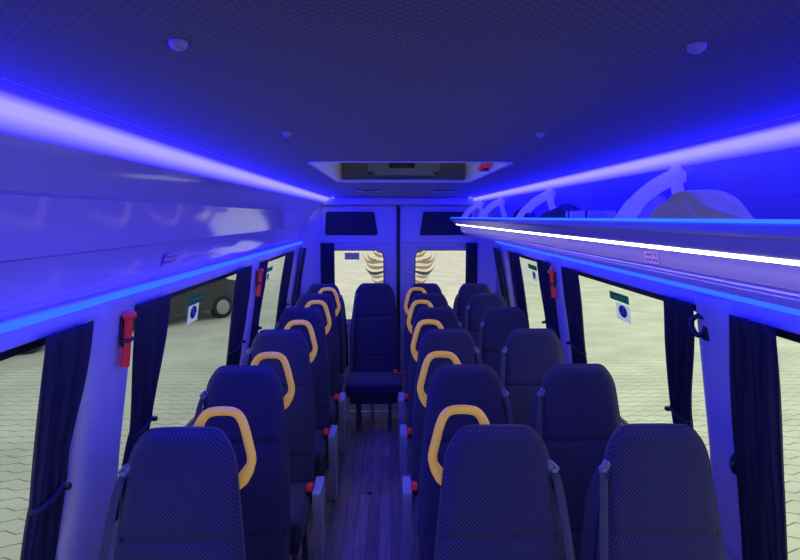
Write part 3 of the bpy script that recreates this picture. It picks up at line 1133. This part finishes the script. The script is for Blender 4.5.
lathe(bm, [(0, -.037), (.0165, -.037), (.0165, .037), (0, .037)], 18, Matrix.Translation((0, 0, .038)) @ Matrix.Rotation(PI / 2, 4, 'X'))
obj('core', bm, M['cartape'], t)

# ------------------------------------------------------------------ seats
ZTOP, TILT = 1.118, .20
def half_w(h, wide=1.0):
    """half width of the backrest at distance h below its top"""
    flat, r = .088, .110
    if h < r:
        corner = math.sqrt(max(0, r * r - (r - h) ** 2))
        base = flat + corner * .58
    else:
        base = flat + r * .58
    grow = .054 * max(0, min(1, (h - .03) / .45)) ** .85
    return (base + grow) * wide
def back_pt(x, h, d):
    """x across, h below the top, d out of the front face (towards the sitter)"""
    return Vector((x, -h * TILT - d, ZTOP - h))
def backrest_mesh(wide):
    bm = bmesh.new()
    HH = .87
    nh, nu = 76, 28
    hs = [0.0, .002, .006, .012, .02, .03] + [.03 + (HH - .03) * k / nh for k in range(1, nh + 1)]
    front, rear = [], []
    for h in hs:
        w = half_w(h, wide)
        tt = math.sqrt(max(0, 1 - (1 - min(1, h / .030)) ** 2))
        fr, rr = [], []
        for k in range(nu + 1):
            u = -1 + 2 * k / nu
            u = math.sin(u * PI / 2)
            prof = (1 - abs(u) ** 5) ** .5 if abs(u) < 1 else 0
            d = .042 * prof * tt
            # upholstery seams and a soft lumbar swell
            for c, dep in ((.315, .013), (.70, .012)):
                d -= dep * math.exp(-((h - c) / .009) ** 2) * (1 if abs(u) < .93 else 0)
            d += .010 * math.exp(-((h - .46) / .12) ** 2) * prof
            d += .006 * math.exp(-((abs(u) - .80) / .10) ** 2) * tt * min(1, max(0, (h - .12) / .2))
            fr.append(bm.verts.new(back_pt(u * w, h, d)))
            db = .050 * (1 - abs(u) ** 4) ** .5 * tt if abs(u) < 1 else 0
            rr.append(bm.verts.new(back_pt(u * w, h, -db - .004)))
        front.append(fr); rear.append(rr)
    for rows, flip in ((front, False), (rear, True)):
        for a, b in zip(rows, rows[1:]):
            for k in range(nu):
                q = (a[k], a[k + 1], b[k + 1], b[k])
                bm.faces.new(q[::-1] if flip else q)
    for a, b, ra, rb in zip(front, front[1:], rear, rear[1:]):
        for k in (0, nu):
            bm.faces.new((a[k], b[k], rb[k], ra[k]))
    for k in range(nu):
        bm.faces.new((front[-1][k], front[-1][k + 1], rear[-1][k + 1], rear[-1][k]))
        bm.faces.new((front[0][k], front[0][k + 1], rear[0][k + 1], rear[0][k]))
    return mesh_from(bm, 'backrest', angle=60)
def piping_mesh(wide):
    bm = bmesh.new()
    pts = []
    hs = [.86, .75, .65, .5, .4, .3, .2, .15, .11, .085, .065, .045, .03, .018, .008, .002, 0]
    for h in hs:
        pts.append(back_pt(half_w(h, wide) + .001, h, .003))
    L_ = [Vector((-p.x, p.y, p.z)) for p in pts][::-1]
    pts += [back_pt(0, 0, .003)] + L_
    tube(bm, pts, .0052, 6)
    return mesh_from(bm, 'piping')
def cushion_mesh(wide):
    bm = bmesh.new()
    W = .205 * wide + (.02 if wide > 1 else 0)
    box(bm, (0, -.375, .205), (2 * W, .46, .135), .045, seg=4)
    return mesh_from(bm, 'cushion', angle=60)
def valance_mesh(wide):
    bm = bmesh.new()
    box(bm, (0, -.37, .115), (.37 * wide, .40, .10), .02)
    return mesh_from(bm, 'under_frame')
def shell_mesh(wide):
    bm = bmesh.new()
    vs = []
    for h in (.10, .25, .45, .85):
        w = half_w(h, wide) - .018
        vs.append([bm.verts.new(back_pt(x * w, h, -.052 - .012 * (1 - abs(x) ** 3))) for x in (-1, -.7, -.35, 0, .35, .7, 1)])
    for a, b in zip(vs, vs[1:]):
        for k in range(6):
            bm.faces.new((a[k], a[k + 1], b[k + 1], b[k]))
    bmesh.ops.solidify(bm, geom=bm.faces[:], thickness=.008)
    return mesh_from(bm, 'back_shell')
def leg_mesh(x):
    bm = bmesh.new()
    tube(bm, [(x, -.50, .08), (x, -.47, FZ + .015)], .017, 8)
    tube(bm, [(x, -.22, .08), (x, -.18, FZ + .015)], .017, 8)
    box(bm, (x, -.33, FZ + .014), (.045, .40, .026), .006)
    return mesh_from(bm, 'leg')
def side_panel_mesh(sg):
    bm = bmesh.new()
    poly = [(-.345, .285), (-.15, .290), (-.14, .19), (-.20, .10), (-.22, FZ + .02), (-.31, FZ + .01), (-.33, .05)]
    P = smooth_round(poly, .02, 3)
    x0, x1 = sg * .222, sg * .268
    prism(bm, P, lambda p: (x0, p[0], p[1]), lambda p: (x1, p[0], p[1]))
    return mesh_from(bm, 'side_panel', angle=35)
def buckle_meshes(sg):
    bm = bmesh.new()
    box(bm, (sg * .204, -.285, .282), (.030, .085, .045), .007)
    a = mesh_from(bm, 'belt_buckle')
    bm = bmesh.new()
    box(bm, (sg * .204, -.305, .300), (.028, .050, .032), .005)
    return a, mesh_from(bm, 'buckle_button')
def handle_mesh(sg):
    bm = bmesh.new()
    P = [(.052, 1.085), (.056, 1.112), (.075, 1.140), (.104, 1.151), (.155, 1.151), (.182, 1.138), (.200, 1.105), (.218, 1.040), (.226, 1.003), (.220, .975), (.200, .940), (.183, .905)]
    pts = smooth_path([(sg * (x - .026), .055 - (ZTOP - z) * TILT * .9, z) for x, z in P], 5)
    m = len(pts)
    rad = []
    for i in range(m):
        t = i / (m - 1)
        r = .0150
        if t > .80:
            r = .0150 + .005 * math.sin((t - .80) / .2 * PI) - .010 * max(0, (t - .93) / .07)
        if t < .12:
            r = .0150 + .004 * (1 - t / .12)
        rad.append(r)
    tube(bm, pts, rad, 12)
    return mesh_from(bm, 'grip_handle', angle=70)
def belt_meshes(sg):
    """shoulder belt hanging along one edge of the backrest"""
    bm = bmesh.new()
    path = smooth_path([(.172, 1.0, .005), (.186, .94, .03), (.200, .80, .055), (.215, .62, .075), (.224, .30, .08)], 6)
    rows = []
    for p in path:
        x, z, f = p.x, p.y, p.z
        y = -(ZTOP - z) * TILT - .012 - f
        rows.append([bm.verts.new((sg * (x + k), y + abs(k) * .3, z)) for k in (-.013, -.005, .005, .013)])
    for a, b in zip(rows, rows[1:]):
        for k in range(3):
            bm.faces.new((a[k], a[k + 1], b[k + 1], b[k]))
    bmesh.ops.solidify(bm, geom=bm.faces[:], thickness=.002)
    s1 = mesh_from(bm, 'belt_strap', angle=70)
    bm = bmesh.new()
    path = smooth_path([(.180, .985, .005), (.198, .90, -.03), (.214, .74, -.05), (.228, .56, -.06), (.234, .30, -.05)], 6)
    rows = []
    for p in path:
        x, z, f = p.x, p.y, p.z
        y = -(ZTOP - z) * TILT - .012 - f
        rows.append([bm.verts.new((sg * (x + k * .6), y + k * 1.2, z)) for k in (-.020, 0, .020)])
    for a, b in zip(rows, rows[1:]):
        for k in range(2):
            bm.faces.new((a[k], a[k + 1], b[k + 1], b[k]))
    bmesh.ops.solidify(bm, geom=bm.faces[:], thickness=.002)
    s2 = mesh_from(bm, 'belt_return', angle=70)
    bm = bmesh.new()
    R = Matrix.Rotation(-sg * .25, 4, 'Y')
    box(bm, (sg * .166, -.032, 1.000), (.022, .024, .036), .007, R)
    tube(bm, [(sg * .150, -.02, 1.006), (sg * .168, -.046, 1.018), (sg * .188, -.042, .998), (sg * .184, -.038, .980)], .005, 8)
    box(bm, (sg * .176, -.044, .990), (.018, .010, .016), .003, R)
    return s1, s2, mesh_from(bm, 'belt_guide')
CACHE = {}
def cached(key, fn):
    if key not in CACHE:
        CACHE[key] = fn()
    return CACHE[key]
BY = {}
def seat(x, y, label, grip=0, belt=1, panel=0, wide=1.0, group='navy passenger seats', centre=False):
    """grip / belt / panel: which side (-1, 1) carries the yellow grip, the belt and the plastic side panel; 0 = none"""
    t = thing('passenger_seat', label, 'seat', (x, y, 0), 0, group)
    b = link('backrest', cached(('b', wide), lambda: backrest_mesh(wide)), t, M['seat'])
    link('piping', cached(('p', wide), lambda: piping_mesh(wide)), b, M['pipe'])
    link('back_shell', cached(('s', wide), lambda: shell_mesh(wide)), t, M['seatback'])
    link('cushion', cached(('c', wide), lambda: cushion_mesh(wide)), t, M['cush'])
    link('under_frame', cached(('v', wide), lambda: valance_mesh(wide)), t, M['seatback'])
    for lx in (-.15, .15):
        link('leg', cached(('l', lx), lambda: leg_mesh(lx)), t, M['metal'])
    if centre:
        bm = bmesh.new()
        tube(bm, [(-.25, -.20, -.14), (.25, -.20, -.14)], .010, 8)
        obj('foot_bar', bm, M['rail'], t)
        bm = bmesh.new()
        tube(bm, [(-.02, -.225, .08), (-.02, -.225, FZ + .01)], .014, 8)
        obj('centre_post', bm, M['sidepanel'], t)
    if panel:
        link('side_panel', cached(('sp', panel), lambda: side_panel_mesh(panel)), t, M['sidepanel'])
    bk = panel or -belt
    ms = cached(('bk', bk), lambda: buckle_meshes(bk))
    q = link('belt_buckle', ms[0], t, M['black'])
    rb = link('buckle_button', ms[1], q, M['red'])
    rb['label'] = 'red buckle button'
    if grip:
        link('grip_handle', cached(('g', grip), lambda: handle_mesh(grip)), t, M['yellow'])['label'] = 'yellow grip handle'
    if belt:
        ms = cached(('bt', belt), lambda: belt_meshes(belt))
        st = link('belt_strap', ms[0], t, M['strap'])
        link('belt_return', ms[1], st, M['strap'])
        link('belt_guide', ms[2], t, M['guide'])
    return t
ROWY = [1.647, 2.365, 3.143, 3.92, 4.65, 5.354]
ORD = ['frontmost row', 'second row from the front', 'third row from the front', 'fourth row from the front', 'fifth row from the front']
for i, y in enumerate(ROWY[:5]):
    seat(-.650, y, 'navy single seat with yellow grip, %s, alone beside the aisle' % ORD[i], grip=1, belt=-1, panel=1)
    seat(.337, y, 'navy aisle seat of a pair with yellow grip, %s' % ORD[i], grip=-1, belt=1, panel=-1)
    seat(.846, y, 'navy window seat of a pair without grip, %s' % ORD[i], grip=0, belt=-1, panel=0)
seat(-.665, ROWY[5], 'navy seat in the rear row beside the single seat column, no grip', belt=1)
seat(-.155, ROWY[5] + .02, 'navy seat in middle of rear row, facing straight down the aisle', belt=-1, wide=1.17, centre=True)
seat(.350, ROWY[5], 'navy rear row seat between the middle seat and the window seat', belt=1)
seat(.845, ROWY[5], 'navy rear row seat at the window under the rack end', belt=-1)

# seat rails on the floor and the little floor plug
for k, x in enumerate((-.385, .085)):
    bm = bmesh.new()
    box(bm, (x, 2.4, FZ + .004), (.022, 5.0, .008), .002)
    struct('trim_%d' % (6 + k), bm, M['rail'])
bm = bmesh.new()
lathe(bm, [(0, .004), (.020, .004), (.024, 0), (0, 0)], 16, Matrix.Translation((-.152, 3.73, FZ + .001)) @ Matrix.Diagonal((1.0, .55, 1, 1)))
tag(obj('floor_plug', bm, M['scuff']), 'small black oval plug in the wooden aisle floor', 'plug')

# ------------------------------------------------------------------ outside
bm = bmesh.new()
ZG = -.95
bm.faces.new([bm.verts.new(p) for p in ((-60, -30, ZG), (60, -30, ZG), (60, 90, ZG), (-60, 90, ZG))])
struct('ground', bm, M['pave'], smooth=False)

def car(x, y, rz, paint, label):
    t = thing('parked_car', label, 'car', (x, y, ZG), rz, 'cars parked outside')
    prof = [(-2.05, .42), (-2.1, .62), (-2.0, .88), (-1.62, .96), (-.95, 1.02), (-.35, 1.42), (.2, 1.48), (.95, 1.42), (1.55, 1.02), (1.95, .96), (2.08, .78), (2.1, .42), (1.9, .26), (-1.9, .26)]
    bm = bmesh.new()
    rows = []
    for j, (xx, k) in enumerate(((-.86, .0), (-.82, .06), (-.70, .10), (.70, .10), (.82, .06), (.86, .0))):
        rows.append([bm.verts.new((xx * (1 - max(0, z - .95) * .38), yy, z + (0 if z < 1 else k * .2))) for yy, z in prof])
    for a, b in zip(rows, rows[1:]):
        for i in range(len(prof)):
            k = (i + 1) % len(prof)
            bm.faces.new((a[i], a[k], b[k], b[i]))
    bm.faces.new(rows[0]); bm.faces.new(rows[-1][::-1])
    obj('car_body', bm, M[paint], t, angle=35)
    for s in (-1, 1):
        bm = bmesh.new()
        gl = [(-.85, 1.03), (-.32, 1.36), (.2, 1.41), (.88, 1.36), (1.35, 1.03)]
        prism(bm, gl, lambda p: (s * (.868 - max(0, p[1] - .95) * .32), p[0], p[1]), lambda p: (s * .72 * (1 - max(0, p[1] - .95) * .2), p[0], p[1]))
        obj('side_window', bm, M['carglass'], t, angle=30)
        for yy in (-1.3, 1.3):
            bm = bmesh.new()
            Mx = Matrix.Translation((s * .80, yy, .31)) @ Matrix.Rotation(s * PI / 2, 4, 'Y')
            lathe(bm, [(.20, .09), (.27, .10), (.31, .07), (.31, -.08), (.2, -.09), (.2, .09)], 24, Mx)
            w = obj('wheel', bm, M['tyre'], t)
            bm = bmesh.new()
            lathe(bm, [(0, .085), (.06, .09), (.19, .075), (.205, .09), (.205, 0), (0, 0)], 20, Mx)
            obj('wheel_rim', bm, M['alloy'], w)
    return t
car(-8.75, 10.3, -.714, 'carbody2', 'dark grey car parked outside, nearest to the front window')
car(-6.05, 14.15, -.714, 'carbody', 'black car parked outside behind the green window sticker')

# ------------------------------------------------------------------ light
w = bpy.data.worlds.new('sky')
SC.world = w
w.use_nodes = True
nt = w.node_tree
bg = nt.nodes['Background']
bg.inputs[0].default_value = (.95, .98, 1.0, 1)
bg.inputs[1].default_value = 1.0
SC.view_settings.view_transform = 'Standard'
SC.view_settings.look = 'None'
SC.view_settings.exposure = 0
SC.cycles.use_denoising = True
SC.cycles.max_bounces = 10
SC.cycles.transparent_max_bounces = 16
SC.cycles.sample_clamp_indirect = 6
